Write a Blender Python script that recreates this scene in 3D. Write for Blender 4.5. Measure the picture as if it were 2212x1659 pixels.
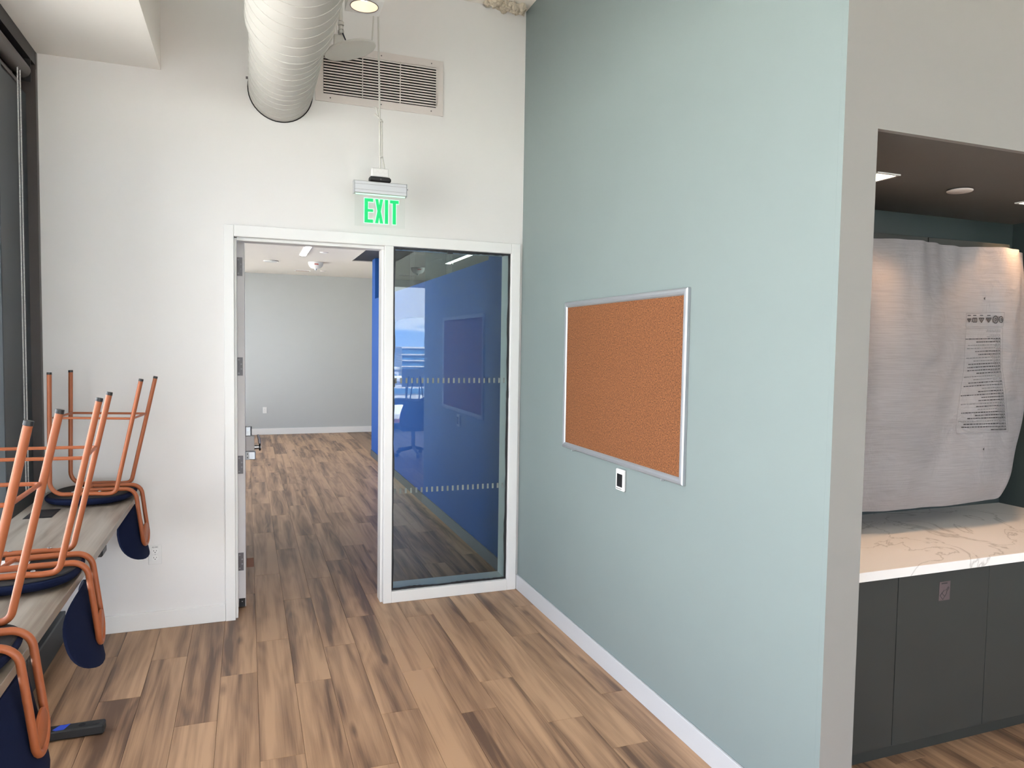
import bpy, bmesh, math, random
from mathutils import Vector, Matrix, noise
random.seed(7)
for o in list(bpy.data.objects): bpy.data.objects.remove(o)
scene = bpy.context.scene
C = scene.collection
PI = math.pi

# ------------------------------------------------------------------ camera
W, H = 2212.0, 1659.0
FPX, YAW, PITCH, ROLL = 1542.138, 0.356042, -0.052688, 0.015171
CAM = Vector((0.0, -4.66826, 1.72))
_f = Vector((math.sin(YAW)*math.cos(PITCH), math.cos(YAW)*math.cos(PITCH), math.sin(PITCH)))
_r = Vector((math.cos(YAW), -math.sin(YAW), 0)); _u = _r.cross(_f)
RT = _r*math.cos(ROLL) + _u*math.sin(ROLL); UP = -_r*math.sin(ROLL) + _u*math.cos(ROLL)
cam = bpy.data.cameras.new('camera'); co = bpy.data.objects.new('camera', cam); C.objects.link(co)
cam.sensor_fit = 'HORIZONTAL'; cam.sensor_width = 36; cam.lens = FPX/W*36; cam.clip_start = .02; cam.clip_end = 30000
M = Matrix((RT, UP, -_f)).transposed().to_4x4(); M.translation = CAM; co.matrix_world = M
scene.camera = co
def PX(px, py, ax, val):
    d = RT*((px-W/2)/FPX) - UP*((py-H/2)/FPX) + _f
    return CAM + d*((val-CAM[ax])/d[ax])

# ------------------------------------------------------------------ world, sun, exposure
vs = scene.view_settings
vs.view_transform = 'Standard'; vs.look = 'None'; vs.gamma = 1; vs.exposure = 0.68; vs.use_curve_mapping = False
SKY = 4.6
world = bpy.data.worlds.new('sky'); scene.world = world; world.use_nodes = True
nt = world.node_tree; nt.nodes.clear()
tc = nt.nodes.new('ShaderNodeTexCoord'); sx = nt.nodes.new('ShaderNodeSeparateXYZ')
cr = nt.nodes.new('ShaderNodeValToRGB'); bg = nt.nodes.new('ShaderNodeBackground'); wo = nt.nodes.new('ShaderNodeOutputWorld')
cr.color_ramp.elements[0].position = 0.0; cr.color_ramp.elements[0].color = (.95, .97, 1.0, 1)
cr.color_ramp.elements[1].position = 0.7; cr.color_ramp.elements[1].color = (.70, .82, 1.0, 1)
bg.inputs['Strength'].default_value = SKY
nt.links.new(tc.outputs['Generated'], sx.inputs[0]); nt.links.new(sx.outputs['Z'], cr.inputs[0])
nt.links.new(cr.outputs[0], bg.inputs[0]); nt.links.new(bg.outputs[0], wo.inputs[0])
sun = bpy.data.lights.new('sun', 'SUN'); so = bpy.data.objects.new('sun', sun); C.objects.link(so)
sun.energy = 85.0; sun.angle = .01; sun.color = (1, .95, .86)
so.rotation_euler = Vector((-.45, -.35, -1.0)).to_track_quat('-Z', 'Y').to_euler()
def portal(name, loc, look, sx_, sy_):
    l = bpy.data.lights.new(name, 'AREA'); l.shape = 'RECTANGLE'; l.size = sx_; l.size_y = sy_
    l.cycles.is_portal = True
    o = bpy.data.objects.new(name, l); C.objects.link(o); o.location = loc
    o.rotation_euler = Vector(look).to_track_quat('-Z', 'Y').to_euler()
portal('window_light_left', (-1.3, -4.9, 1.65), (1, 0, 0), 9.2, 3.4)
portal('window_light_back', (3.0, -9.85, 1.5), (0, 1, 0), 8.4, 2.9)
portal('window_light_far', (-1.3, 5.0, 1.5), (1, 0, 0), 8.6, 3.0)

# ------------------------------------------------------------------ materials
def new_mat(name):
    m = bpy.data.materials.new(name); m.use_nodes = True
    return m, m.node_tree, m.node_tree.nodes['Principled BSDF']
def mat(name, col, rough=.5, metal=0, var=.06, vscale=6, bump=0, bscale=200, spec=.5, emit=None, estr=0, coat=0):
    m, t, b = new_mat(name); N = t.nodes.new; L = t.links.new
    b.inputs['Roughness'].default_value = rough; b.inputs['Metallic'].default_value = metal
    b.inputs['Specular IOR Level'].default_value = spec
    if coat: b.inputs['Coat Weight'].default_value = coat
    c = N('ShaderNodeTexCoord'); n = N('ShaderNodeTexNoise'); n.inputs['Scale'].default_value = vscale; n.inputs['Detail'].default_value = 4
    L(c.outputs['Object'], n.inputs['Vector'])
    mx = N('ShaderNodeMix'); mx.data_type = 'RGBA'
    mx.inputs[6].default_value = [v*(1-var) for v in col[:3]]+[1]; mx.inputs[7].default_value = [min(1, v*(1+var)) for v in col[:3]]+[1]
    L(n.outputs['Fac'], mx.inputs[0]); L(mx.outputs[2], b.inputs['Base Color'])
    if bump:
        n2 = N('ShaderNodeTexNoise'); n2.inputs['Scale'].default_value = bscale; n2.inputs['Detail'].default_value = 3
        bp = N('ShaderNodeBump'); bp.inputs['Strength'].default_value = bump; bp.inputs['Distance'].default_value = .002
        L(c.outputs['Object'], n2.inputs['Vector']); L(n2.outputs['Fac'], bp.inputs['Height']); L(bp.outputs[0], b.inputs['Normal'])
    if emit:
        b.inputs['Emission Color'].default_value = (*emit, 1); b.inputs['Emission Strength'].default_value = estr
    return m
def glass(name, tint, ior=1.5, rough=0.0):
    m = bpy.data.materials.new(name); m.use_nodes = True; t = m.node_tree; t.nodes.clear(); N = t.nodes.new; L = t.links.new
    o = N('ShaderNodeOutputMaterial'); mx = N('ShaderNodeMixShader'); tr = N('ShaderNodeBsdfTransparent'); gl = N('ShaderNodeBsdfGlossy'); fr = N('ShaderNodeFresnel')
    tr.inputs[0].default_value = (*tint, 1); gl.inputs['Roughness'].default_value = rough; gl.inputs[0].default_value = (1, 1, 1, 1)
    fr.inputs['IOR'].default_value = ior
    L(fr.outputs[0], mx.inputs[0]); L(tr.outputs[0], mx.inputs[1]); L(gl.outputs[0], mx.inputs[2]); L(mx.outputs[0], o.inputs[0])
    return m
def emis(name, col, s):
    return mat(name, (.8, .8, .8), emit=col, estr=s)
def wood(name, light, mid, dark, rough=.45, gs=1.0, perobj=True, knots=True, axis=1, spec=.4):
    """long-grain wood; grain runs along local Y (axis=1)."""
    m, t, b = new_mat(name); N = t.nodes.new; L = t.links.new
    c = N('ShaderNodeTexCoord'); vec = c.outputs['Object']
    oi = N('ShaderNodeObjectInfo')
    if perobj:
        ml = N('ShaderNodeVectorMath'); ml.operation = 'SCALE'; ml.inputs[0].default_value = (37.0, 71.0, 13.0); L(oi.outputs['Random'], ml.inputs['Scale'])
        ad = N('ShaderNodeVectorMath'); ad.operation = 'ADD'; L(vec, ad.inputs[0]); L(ml.outputs[0], ad.inputs[1]); vec = ad.outputs[0]
    def mp(s):
        q = N('ShaderNodeMapping'); q.inputs['Scale'].default_value = s; L(vec, q.inputs['Vector']); return q.outputs[0]
    # broad streaks
    n1 = N('ShaderNodeTexNoise'); n1.inputs['Scale'].default_value = 1; n1.inputs['Detail'].default_value = 3; n1.inputs['Distortion'].default_value = .5
    L(mp((11*gs, .55*gs, 5)), n1.inputs['Vector'])
    # cathedral rings : wave on distorted coordinates
    n0 = N('ShaderNodeTexNoise'); n0.inputs['Scale'].default_value = 1; n0.inputs['Detail'].default_value = 2; L(mp((6*gs, .62*gs, 3)), n0.inputs['Vector'])
    mu = N('ShaderNodeMath'); mu.operation = 'MULTIPLY'; mu.inputs[1].default_value = 60.0; L(n0.outputs['Fac'], mu.inputs[0])
    si = N('ShaderNodeMath'); si.operation = 'SINE'; L(mu.outputs[0], si.inputs[0])
    # fine fibres
    n2 = N('ShaderNodeTexNoise'); n2.inputs['Scale'].default_value = 1; n2.inputs['Detail'].default_value = 6; n2.inputs['Roughness'].default_value = .7
    L(mp((170*gs, 3.2*gs, 20)), n2.inputs['Vector'])
    r1 = N('ShaderNodeValToRGB'); e = r1.color_ramp.elements
    e[0].position = .30; e[0].color = (*dark, 1); e[1].position = .62; e[1].color = (*light, 1)
    k = e.new(.45); k.color = (*mid, 1)
    s1 = N('ShaderNodeMath'); s1.operation = 'MULTIPLY_ADD'; s1.inputs[1].default_value = .034; L(si.outputs[0], s1.inputs[0]); L(n1.outputs['Fac'], s1.inputs[2])
    s2 = N('ShaderNodeMath'); s2.operation = 'MULTIPLY_ADD'; s2.inputs[1].default_value = .26; L(n2.outputs['Fac'], s2.inputs[0]); L(s1.outputs[0], s2.inputs[2])
    s3 = N('ShaderNodeMath'); s3.operation = 'SUBTRACT'; s3.inputs[1].default_value = .13; L(s2.outputs[0], s3.inputs[0]); fac = s3.outputs[0]
    if perobj:
        s4 = N('ShaderNodeMath'); s4.operation = 'MULTIPLY_ADD'; s4.inputs[1].default_value = .10; s4.inputs[2].default_value = -.05; L(oi.outputs['Random'], s4.inputs[0])
        s5 = N('ShaderNodeMath'); s5.operation = 'ADD'; L(fac, s5.inputs[0]); L(s4.outputs[0], s5.inputs[1]); fac = s5.outputs[0]
    if knots:
        v = N('ShaderNodeTexVoronoi'); v.inputs['Scale'].default_value = 1; v.inputs['Randomness'].default_value = 1; L(mp((6.2, 1.5, 3)), v.inputs['Vector'])
        kr = N('ShaderNodeMapRange'); kr.inputs[1].default_value = .03; kr.inputs[2].default_value = .13; kr.inputs[3].default_value = .20; kr.inputs[4].default_value = 0; L(v.outputs['Distance'], kr.inputs[0])
        s6 = N('ShaderNodeMath'); s6.operation = 'SUBTRACT'; L(fac, s6.inputs[0]); L(kr.outputs[0], s6.inputs[1]); fac = s6.outputs[0]
    L(fac, r1.inputs[0]); L(r1.outputs[0], b.inputs['Base Color'])
    b.inputs['Roughness'].default_value = rough; b.inputs['Specular IOR Level'].default_value = spec
    bp = N('ShaderNodeBump'); bp.inputs['Strength'].default_value = .12; bp.inputs['Distance'].default_value = .001; L(n2.outputs['Fac'], bp.inputs['Height']); L(bp.outputs[0], b.inputs['Normal'])
    return m

MT = {}
MT['white'] = mat('white_wall_paint', (.80, .787, .775), .65, var=.015, bump=.05, bscale=300)
MT['shadewhite'] = mat('shade_toned_white_paint', (.235, .228, .218), .6, var=.015, bump=.05, bscale=300)  # white wall paint darkened; the pantry face's weaker light is in the colour
MT['green'] = mat('sage_wall_paint', (.205, .25, .248), .6, var=.015, bump=.05, bscale=300)
MT['trim'] = mat('white_trim_paint', (.83, .83, .82), .35, var=.01)
MT['base'] = mat('darkened_trim_paint', (.52, .53, .55), .4, var=.01)  # trim paint darkened in colour to offset the strong light on this side
MT['bulk'] = mat('bright_white_paint', (.90, .875, .83), .7, var=.01)
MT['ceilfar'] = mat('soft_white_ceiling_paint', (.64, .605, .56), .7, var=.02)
MT['hwhite'] = mat('white_hardware_paint', (.63, .62, .58), .45, var=.01)
MT['warmref'] = mat('warm_reflector', (.85, .74, .62), .3)
MT['boardframe'] = mat('satin_silver_frame', (.40, .42, .45), .42, .6)
MT['door'] = mat('door_paint', (.70, .675, .68), .45, var=.02)
MT['blue'] = mat('blue_wall_paint', (.008, .052, .215), .6, var=.02, spec=.15)
MT['greywall'] = mat('pale_grey_wall_paint', (.50, .52, .52), .6, var=.015)
MT['ceil'] = mat('white_ceiling_paint', (.86, .82, .76), .7, var=.02)
MT['darkbase'] = mat('charcoal_rubber', (.035, .04, .045), .6)
MT['plank'] = wood('plank_wood', (.46, .285, .168), (.305, .18, .105), (.125, .071, .045), .42)
MT['floorbase'] = wood('floor_wood', (.30, .19, .12), (.22, .135, .085), (.10, .06, .04), .45, perobj=False)
MT['desk'] = wood('desk_laminate', (.345, .312, .265), (.27, .232, .19), (.185, .15, .118), .32, gs=1.3, perobj=False, knots=False, spec=.5)
MT['slate'] = mat('slate_aluminium', (.040, .050, .058), .45, .0, var=.1, bump=.1, bscale=600)
MT['bronze'] = mat('bronze_aluminium', (.095, .082, .078), .4, .3)
MT['black'] = mat('black_plastic', (.012, .012, .014), .4)
MT['blackm'] = mat('black_powder_coat', (.016, .017, .018), .5, bump=.1, bscale=500)
MT['orange'] = mat('orange_powder_coat', (.36, .100, .034), .42, var=.05, vscale=40, bump=.06, bscale=900)
MT['navy'] = mat('navy_fabric', (.006, .0105, .035), .95, var=.35, vscale=700, bump=.3, bscale=900, spec=.15)
MT['padblack'] = mat('black_underside', (.010, .010, .011), .8, var=.2, vscale=500)
MT['steel'] = mat('brushed_steel', (.55, .55, .56), .28, 1)
MT['dksteel'] = mat('dark_hinge_steel', (.16, .15, .155), .45, .7)
MT['alu'] = mat('satin_aluminium', (.62, .64, .66), .33, .9)
MT['paper'] = mat('white_paper', (.75, .74, .72), .7)
MT['plasticw'] = mat('white_plastic', (.78, .78, .77), .35, var=.01)
MT['duct'] = mat('white_duct_paint', (.50, .487, .455), .55, var=.02)
MT['grille'] = mat('grille_paint', (.72, .665, .635), .5, var=.01)
MT['dark'] = mat('dark_void', (.006, .006, .007), .9)
MT['navydark'] = mat('dark_navy_board', (.004, .008, .022), .6)
MT['cab'] = mat('green_grey_cabinet', (.020, .024, .022), .5, var=.02)
MT['splash'] = mat('dark_green_splashback', (.040, .055, .055), .45)
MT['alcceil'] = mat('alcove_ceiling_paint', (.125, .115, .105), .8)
MT['led'] = emis('lit_diffuser', (1.0, .93, .82), 14)
MT['lamp'] = emis('lamp_diffuser', (1.0, .86, .70), 3.5)
MT['ledw'] = emis('warm_lit_diffuser', (1.0, .80, .58), 10)
MT['greenlit'] = mat('lit_green_letter', (.0, .40, .12), emit=(0, .8, .2), estr=.32)
MT['mintlit'] = mat('lit_mint_edge', (.55, .85, .65), emit=(.5, 1, .7), estr=.35)
MT['pane'] = glass('sidelight_glass', (.80, .90, .90), 1.52)
MT['wglass'] = glass('window_glass', (.965, .965, .965), 1.35)
MT['acrylic'] = glass('clear_acrylic', (.97, .98, .975), 1.15)
MT['film'] = mat('frosted_film', (.20, .23, .22), .6)
MT['tape'] = mat('blue_tape', (.02, .07, .55), .55)
MT['wedge'] = mat('reddish_wood', (.30, .12, .06), .6)
MT['spray'] = mat('sprayed_fireproofing', (.62, .55, .44), .95, var=.35, vscale=60, bump=1, bscale=90)
MT['print'] = mat('dark_ink', (.035, .033, .036), .8)
MT['inklight'] = mat('grey_ink', (.17, .165, .17), .8)
MT['sticker'] = mat('mauve_sticker', (.085, .062, .066), .6)
MT['lcd'] = mat('dark_display', (.015, .015, .017), .2)
MT['mint'] = mat('pale_mint_panel', (.70, .78, .72), .5)
MT['darkfab'] = mat('dark_upholstery', (.012, .014, .018), .8)

def cork_mat():
    m, t, b = new_mat('cork'); N = t.nodes.new; L = t.links.new
    c = N('ShaderNodeTexCoord'); n = N('ShaderNodeTexNoise'); n.inputs['Scale'].default_value = 150; n.inputs['Detail'].default_value = 5
    v = N('ShaderNodeTexVoronoi'); v.inputs['Scale'].default_value = 260
    L(c.outputs['Object'], n.inputs['Vector']); L(c.outputs['Object'], v.inputs['Vector'])
    r = N('ShaderNodeValToRGB'); e = r.color_ramp.elements
    e[0].position = .30; e[0].color = (.070, .024, .007, 1); e[1].position = .72; e[1].color = (.31, .118, .038, 1); k = e.new(.5); k.color = (.185, .064, .019, 1)
    mx = N('ShaderNodeMath'); mx.operation = 'MULTIPLY_ADD'; mx.inputs[1].default_value = .22; L(v.outputs['Distance'], mx.inputs[0])
    a = N('ShaderNodeMath'); a.operation = 'SUBTRACT'; a.inputs[1].default_value = .09; L(n.outputs['Fac'], a.inputs[0]); L(a.outputs[0], mx.inputs[2])
    L(mx.outputs[0], r.inputs[0]); L(r.outputs[0], b.inputs['Base Color']); b.inputs['Roughness'].default_value = .85
    bp = N('ShaderNodeBump'); bp.inputs['Strength'].default_value = .3; bp.inputs['Distance'].default_value = .001; L(n.outputs['Fac'], bp.inputs['Height']); L(bp.outputs[0], b.inputs['Normal'])
    return m
MT['cork'] = cork_mat()
def quartz_mat():
    m, t, b = new_mat('white_quartz'); N = t.nodes.new; L = t.links.new
    c = N('ShaderNodeTexCoord'); n = N('ShaderNodeTexNoise'); n.inputs['Scale'].default_value = 2.2; n.inputs['Detail'].default_value = 6; n.inputs['Distortion'].default_value = 1.2
    L(c.outputs['Object'], n.inputs['Vector'])
    s = N('ShaderNodeMath'); s.operation = 'SUBTRACT'; s.inputs[1].default_value = .5; L(n.outputs['Fac'], s.inputs[0])
    a = N('ShaderNodeMath'); a.operation = 'ABSOLUTE'; L(s.outputs[0], a.inputs[0])
    r = N('ShaderNodeValToRGB'); e = r.color_ramp.elements; e[0].position = 0; e[0].color = (.50, .48, .46, 1); e[1].position = .012; e[1].color = (.78, .76, .74, 1)
    L(a.outputs[0], r.inputs[0]); L(r.outputs[0], b.inputs['Base Color']); b.inputs['Roughness'].default_value = .35
    return m
MT['quartz'] = quartz_mat()
def sheet_mat():
    m, t, b = new_mat('woven_poly_sheet'); N = t.nodes.new; L = t.links.new
    c = N('ShaderNodeTexCoord'); q = N('ShaderNodeMapping'); q.inputs['Scale'].default_value = (9, 9, 520); L(c.outputs['Object'], q.inputs[0])
    n = N('ShaderNodeTexNoise'); n.inputs['Scale'].default_value = 1; n.inputs['Detail'].default_value = 2; L(q.outputs[0], n.inputs['Vector'])
    r = N('ShaderNodeValToRGB'); e = r.color_ramp.elements; e[0].position = .3; e[0].color = (.42, .40, .415, 1); e[1].position = .6; e[1].color = (.52, .50, .515, 1)
    L(n.outputs['Fac'], r.inputs[0]); L(r.outputs[0], b.inputs['Base Color']); b.inputs['Roughness'].default_value = .42
    n2 = N('ShaderNodeTexNoise'); n2.inputs['Scale'].default_value = 7; n2.inputs['Detail'].default_value = 5; n2.inputs['Distortion'].default_value = 1.0; L(c.outputs['Object'], n2.inputs['Vector'])
    bp = N('ShaderNodeBump'); bp.inputs['Strength'].default_value = .45; bp.inputs['Distance'].default_value = .02; L(n2.outputs['Fac'], bp.inputs['Height']); L(bp.outputs[0], b.inputs['Normal'])
    return m
MT['sheet'] = sheet_mat()

# ------------------------------------------------------------------ mesh helpers
def BM(): return bmesh.new()
def box(bm, x0, x1, y0, y1, z0, z1, bevel=0, seg=1):
    r = bmesh.ops.create_cube(bm, size=1)
    vsx = r['verts']
    for v in vsx:
        v.co = Vector(((x0+x1)/2+v.co.x*(x1-x0), (y0+y1)/2+v.co.y*(y1-y0), (z0+z1)/2+v.co.z*(z1-z0)))
    if bevel:
        es = list({e for v in vsx for e in v.link_edges})
        bmesh.ops.bevel(bm, geom=es, offset=bevel, segments=seg, profile=.5, affect='EDGES')
    return bm
def fillet(pts, rads, n=6):
    out = []; pts = [Vector(p) for p in pts]
    for i, p in enumerate(pts):
        r = rads[i] if i < len(rads) else 0
        if i == 0 or i == len(pts)-1 or not r: out.append(p); continue
        a = (pts[i-1]-p); b = (pts[i+1]-p); la, lb = a.length, b.length; a.normalize(); b.normalize()
        ang = a.angle(b); d = min(r/math.tan(ang/2), la*.49, lb*.49); r2 = d*math.tan(ang/2)
        p0 = p+a*d; p1 = p+b*d; cen = p+(a+b).normalized()*(r2/math.sin(ang/2))
        v0 = p0-cen; v1 = p1-cen; th = v0.angle(v1); ax = v0.cross(v1).normalized()
        for k in range(n+1): out.append(cen+Matrix.Rotation(th*k/n, 3, ax) @ v0)
    return out
def tube(bm, pts, r, seg=10, closed=False, caps=True):
    pts = [Vector(p) for p in pts]; n = len(pts); rings = []
    T = []
    for i in range(n):
        if closed: t = pts[(i+1) % n]-pts[i-1]
        else: t = pts[min(i+1, n-1)]-pts[max(i-1, 0)]
        T.append(t.normalized())
    nrm = T[0].orthogonal().normalized()
    for i in range(n):
        if i: nrm = (T[i-1].rotation_difference(T[i]) @ nrm); nrm = (nrm-T[i]*nrm.dot(T[i])).normalized()
        b = T[i].cross(nrm); rr = r[i] if isinstance(r, (list, tuple)) else r
        rings.append([bm.verts.new(pts[i]+nrm*(rr*math.cos(2*PI*k/seg))+b*(rr*math.sin(2*PI*k/seg))) for k in range(seg)])
    for i in range(n if closed else n-1):
        A, B = rings[i], rings[(i+1) % n]
        for k in range(seg): bm.faces.new((A[k], A[(k+1) % seg], B[(k+1) % seg], B[k]))
    if caps and not closed:
        bm.faces.new(rings[0][::-1]); bm.faces.new(rings[-1])
    return bm
def cyl(bm, p0, p1, r, seg=16, r1=None):
    return tube(bm, [p0, p1], [r, r if r1 is None else r1], seg)
def prism(bm, poly, axis, a, b):
    """extrude 2-D polygon along axis from a to b. poly coordinates are the two other axes in order"""
    def P(u, v, w):
        return {0: (w, u, v), 1: (u, w, v), 2: (u, v, w)}[axis]
    A = [bm.verts.new(P(u, v, a)) for u, v in poly]; B = [bm.verts.new(P(u, v, b)) for u, v in poly]
    n = len(poly); bm.faces.new(A); bm.faces.new(B[::-1])
    for i in range(n): bm.faces.new((A[i], B[i], B[(i+1) % n], A[(i+1) % n]))
    return bm
def lathe(bm, prof, cen, axis=2, seg=32):
    rings = []
    for r, h in prof:
        ring = []
        for k in range(seg):
            a = 2*PI*k/seg; u, v = r*math.cos(a), r*math.sin(a)
            p = {0: (h, u, v), 1: (u, h, v), 2: (u, v, h)}[axis]
            ring.append(bm.verts.new(Vector(cen)+Vector(p)))
        rings.append(ring)
    for A, B in zip(rings, rings[1:]):
        for k in range(seg): bm.faces.new((A[k], A[(k+1) % seg], B[(k+1) % seg], B[k]))
    bm.faces.new(rings[0]); bm.faces.new(rings[-1][::-1])
    return bm
def obj(name, bm, m, parent=None, smooth=False, origin=None):
    """link bm as ONE mesh object. World-space vertices are shifted to the parent's (or own) origin"""
    o = bpy.data.objects.new(name, bpy.data.meshes.new(name))
    off = Vector((0, 0, 0))
    if parent is not None:
        p = parent
        while p is not None: off += p.location; p = p.parent
        o.parent = parent
    elif origin is not None:
        off = Vector(origin); o.location = off
    elif True:
        lo = [min(v.co[i] for v in bm.verts) for i in range(3)]; hi = [max(v.co[i] for v in bm.verts) for i in range(3)]
        off = Vector(((lo[0]+hi[0])/2, (lo[1]+hi[1])/2, lo[2])); o.location = off
    for v in bm.verts: v.co -= off
    bmesh.ops.recalc_face_normals(bm, faces=bm.faces)
    if smooth:
        for f in bm.faces: f.smooth = True
        for e in bm.edges:
            if len(e.link_faces) == 2 and e.calc_face_angle(0) > .7: e.smooth = False
    bm.to_mesh(o.data); bm.free(); o.data.materials.append(MT[m] if isinstance(m, str) else m)
    C.objects.link(o)
    return o
def tag(o, label, cat, group=None, kind=None):
    o['label'] = label; o['category'] = cat
    if group: o['group'] = group
    if kind: o['kind'] = kind
    return o
def thing(name, label, cat, loc, group=None, kind=None, rz=0):
    o = bpy.data.objects.new(name, None); C.objects.link(o); o.location = loc; o.empty_display_size = .1
    o.rotation_euler = (0, 0, rz)
    return tag(o, label, cat, group, kind)
def bx(name, dims, m, parent=None, bevel=0): return obj(name, box(BM(), *dims, bevel), m, parent)
def share(name, src, parent, loc, rot=None):
    o = bpy.data.objects.new(name, src.data); o.parent = parent; o.location = loc
    if rot: o.rotation_euler = rot
    C.objects.link(o); return o
def copy_tree(o, parent=None):
    c = o.copy(); C.objects.link(c); c.parent = parent
    for ch in list(o.children): copy_tree(ch, c)
    return c

# ------------------------------------------------------------------ room constants
XW, XG, YE = -1.07, 1.798, -2.852         # window side, green wall plane, end of green wall
ZC, ZS, ZF = 4.0, 3.285, 3.0              # open ceiling, bulkhead underside, far room ceiling
TW = .17                                  # thickness of the wall with the door
YB, XR, YF = -9.7, 7.2, 9.4               # room behind the camera; far room end
ALX0, ALX1, ALY, ALZ = 1.94, 4.06, -1.83, 2.45

# floor -------------------------------------------------------------
fl = tag(bx('floor', (-1.3, XR+.2, YB-.2, YF+.2, -.25, -.007), 'floorbase'), 'brown oak plank floor running through the doorway', 'floor', kind='structure')
PW, PL = .178, 1.245
phase = {-5: -.1, -4: -.36, -3: -.89, -2: -.475, -1: -1.246, 0: -.793, 1: -.40, 2: -.99, 3: -.59, 4: -.185, 5: -1.04, 6: -.295, 7: -1.27, 8: -.50, 9: -2.03, 10: -.338}
b = box(BM(), .0006, PW-.0006, .0006, PL-.0006, -.008, 0, .0007)
pm = bpy.data.meshes.new('plank'); bmesh.ops.recalc_face_normals(b, faces=b.faces); b.to_mesh(pm); b.free(); pm.materials.append(MT['plank'])
def plank(x, y):
    o = bpy.data.objects.new('plank', pm); o.parent = fl; o.location = Vector((x, y, 0))-fl.location; C.objects.link(o)
for i in range(-5, 24):
    x0 = -.133+PW*i
    ph = phase.get(i, random.uniform(0, PL))
    lo, hi = (-4.0, 9.3) if i <= 10 else (-4.0, -2.5)
    k0 = math.floor((lo-ph)/PL); k1 = math.ceil((hi-ph)/PL)
    for k in range(k0, k1):
        plank(x0, ph+k*PL)

# walls ---------------------------------------------------------------
def S(o, label, cat): return tag(o, label, cat, kind='structure')
wb = BM()
box(wb, -1.3, -.095, 0, TW, 0, ZC+.1); box(wb, 1.745, 1.9, 0, TW, 0, ZC+.1); box(wb, -.095, 1.745, 0, TW, 2.40, ZC+.1)
box(wb, 1.9, XR, 0, TW, 0, ZC+.1)
S(obj('wall_back', wb, 'white'), 'white painted wall around the open doorway', 'wall')
wg = BM(); box(wg, XG, ALX0, -2.83, -.0005, 0, ZC)
S(obj('wall_right', wg, 'green'), 'pale sage green wall carrying the cork board', 'wall')
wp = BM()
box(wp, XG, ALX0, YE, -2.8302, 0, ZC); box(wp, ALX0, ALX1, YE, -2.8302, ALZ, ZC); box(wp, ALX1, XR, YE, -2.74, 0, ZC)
o = S(obj('wall_pantry', wp, 'shadewhite'), 'white wall face framing the dark pantry alcove', 'wall')
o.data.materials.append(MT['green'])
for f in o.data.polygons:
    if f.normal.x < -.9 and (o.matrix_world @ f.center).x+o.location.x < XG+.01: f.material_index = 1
S(bx('wall_alcove_back', (ALX0, ALX1+.1, ALY, ALY+.08, 0, ALZ+.1), 'splash'), 'dark green splashback wall inside the alcove', 'wall')
S(bx('wall_alcove_side', (ALX1, ALX1+.08, -2.74, ALY, 0, ALZ+.1), 'splash'), 'dark green side wall inside the alcove', 'wall')
S(bx('ceiling_alcove', (ALX0, ALX1+.08, -2.83, ALY, ALZ, ALZ+.018), 'alcceil'), 'dim lowered ceiling of the pantry alcove', 'ceiling')
S(bx('ceiling', (-1.3, XR+.2, YB-.2, 0, ZC, ZC+.25), 'ceil'), 'high white painted deck ceiling', 'ceiling')
S(bx('trim_bulkhead', (-1.3, -.46, YB, -.0005, ZS, ZC), 'bulk'), 'white dropped bulkhead along the windows', 'bulkhead')
S(bx('wall_side', (XR, XR+.2, YB, 0, 0, ZC), 'white'), 'plain white wall far to the side', 'wall')
# lumps of sprayed fireproofing at the junction of wall and deck
sp = BM()
for k in range(70):
    x = random.uniform(1.50, 1.765); y = random.uniform(-.10, .0)
    r = bmesh.ops.create_icosphere(sp, subdivisions=1, radius=random.uniform(.012, .03))
    for v in r['verts']: v.co = v.co*random.uniform(.8, 1.2)+Vector((x, y-.005, ZC-.012*random.random()-(.02 if x > 1.62 else 0)*random.random()))
tag(obj('fireproofing', sp, 'spray', smooth=True), 'rough beige sprayed fireproofing where the white wall meets the deck', 'insulation', kind='stuff')

# baseboards
def board(name, pts, m='trim', lab='white baseboard'):
    S(bx(name, pts, m, bevel=.002), lab, 'baseboard')
board('baseboard_back', (-.978, -.129, -.012, -.0003, 0, .105), lab='white baseboard below the wall outlet')
board('baseboard_right', (XG-.013, XG-.0003, YE+.0, -.001, 0, .105), 'base', lab='white baseboard along the sage green wall')
board('baseboard_corner', (1.7795, XG-.0135, -.012, -.0003, 0, .105), lab='short white baseboard piece beside the sidelight frame')
board('baseboard_pantry', (XG-.013, ALX0, YE-.012, YE-.0003, 0, .105), lab='white baseboard at the pantry wall end')

# far room --------------------------------------------------------------
S(bx('wall_far', (-1.3, 4.4, YF, YF+.2, 0, ZF), 'greywall'), 'pale grey wall at the end of the next room', 'wall')
S(bx('wall_blue', (XG, XG+.12, TW, 6.35, 0, 2.40), 'blue'), 'deep blue partition wall in the next room', 'wall')
S(bx('wall_blue_end', (XG, XG+.12, 6.09, 6.35, 2.40, ZF), 'blue'), 'deep blue pier at the end of the partition', 'wall')
S(bx('wall_blue_start', (XG, XG+.12, TW, .74, 2.40, ZF), 'blue'), 'deep blue pier above the partition by the sidelight', 'wall')
S(bx('wall_next_side', (4.2, 4.4, TW, YF, 0, ZF), 'greywall'), 'grey wall beyond the blue partition', 'wall')
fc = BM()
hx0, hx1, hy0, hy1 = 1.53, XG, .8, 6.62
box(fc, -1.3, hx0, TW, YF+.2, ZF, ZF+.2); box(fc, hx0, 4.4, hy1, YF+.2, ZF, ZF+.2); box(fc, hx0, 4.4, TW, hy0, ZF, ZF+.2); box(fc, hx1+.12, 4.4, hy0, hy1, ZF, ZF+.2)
S(obj('ceiling_far', fc, 'ceilfar'), 'white ceiling of the next room', 'ceiling')
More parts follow.
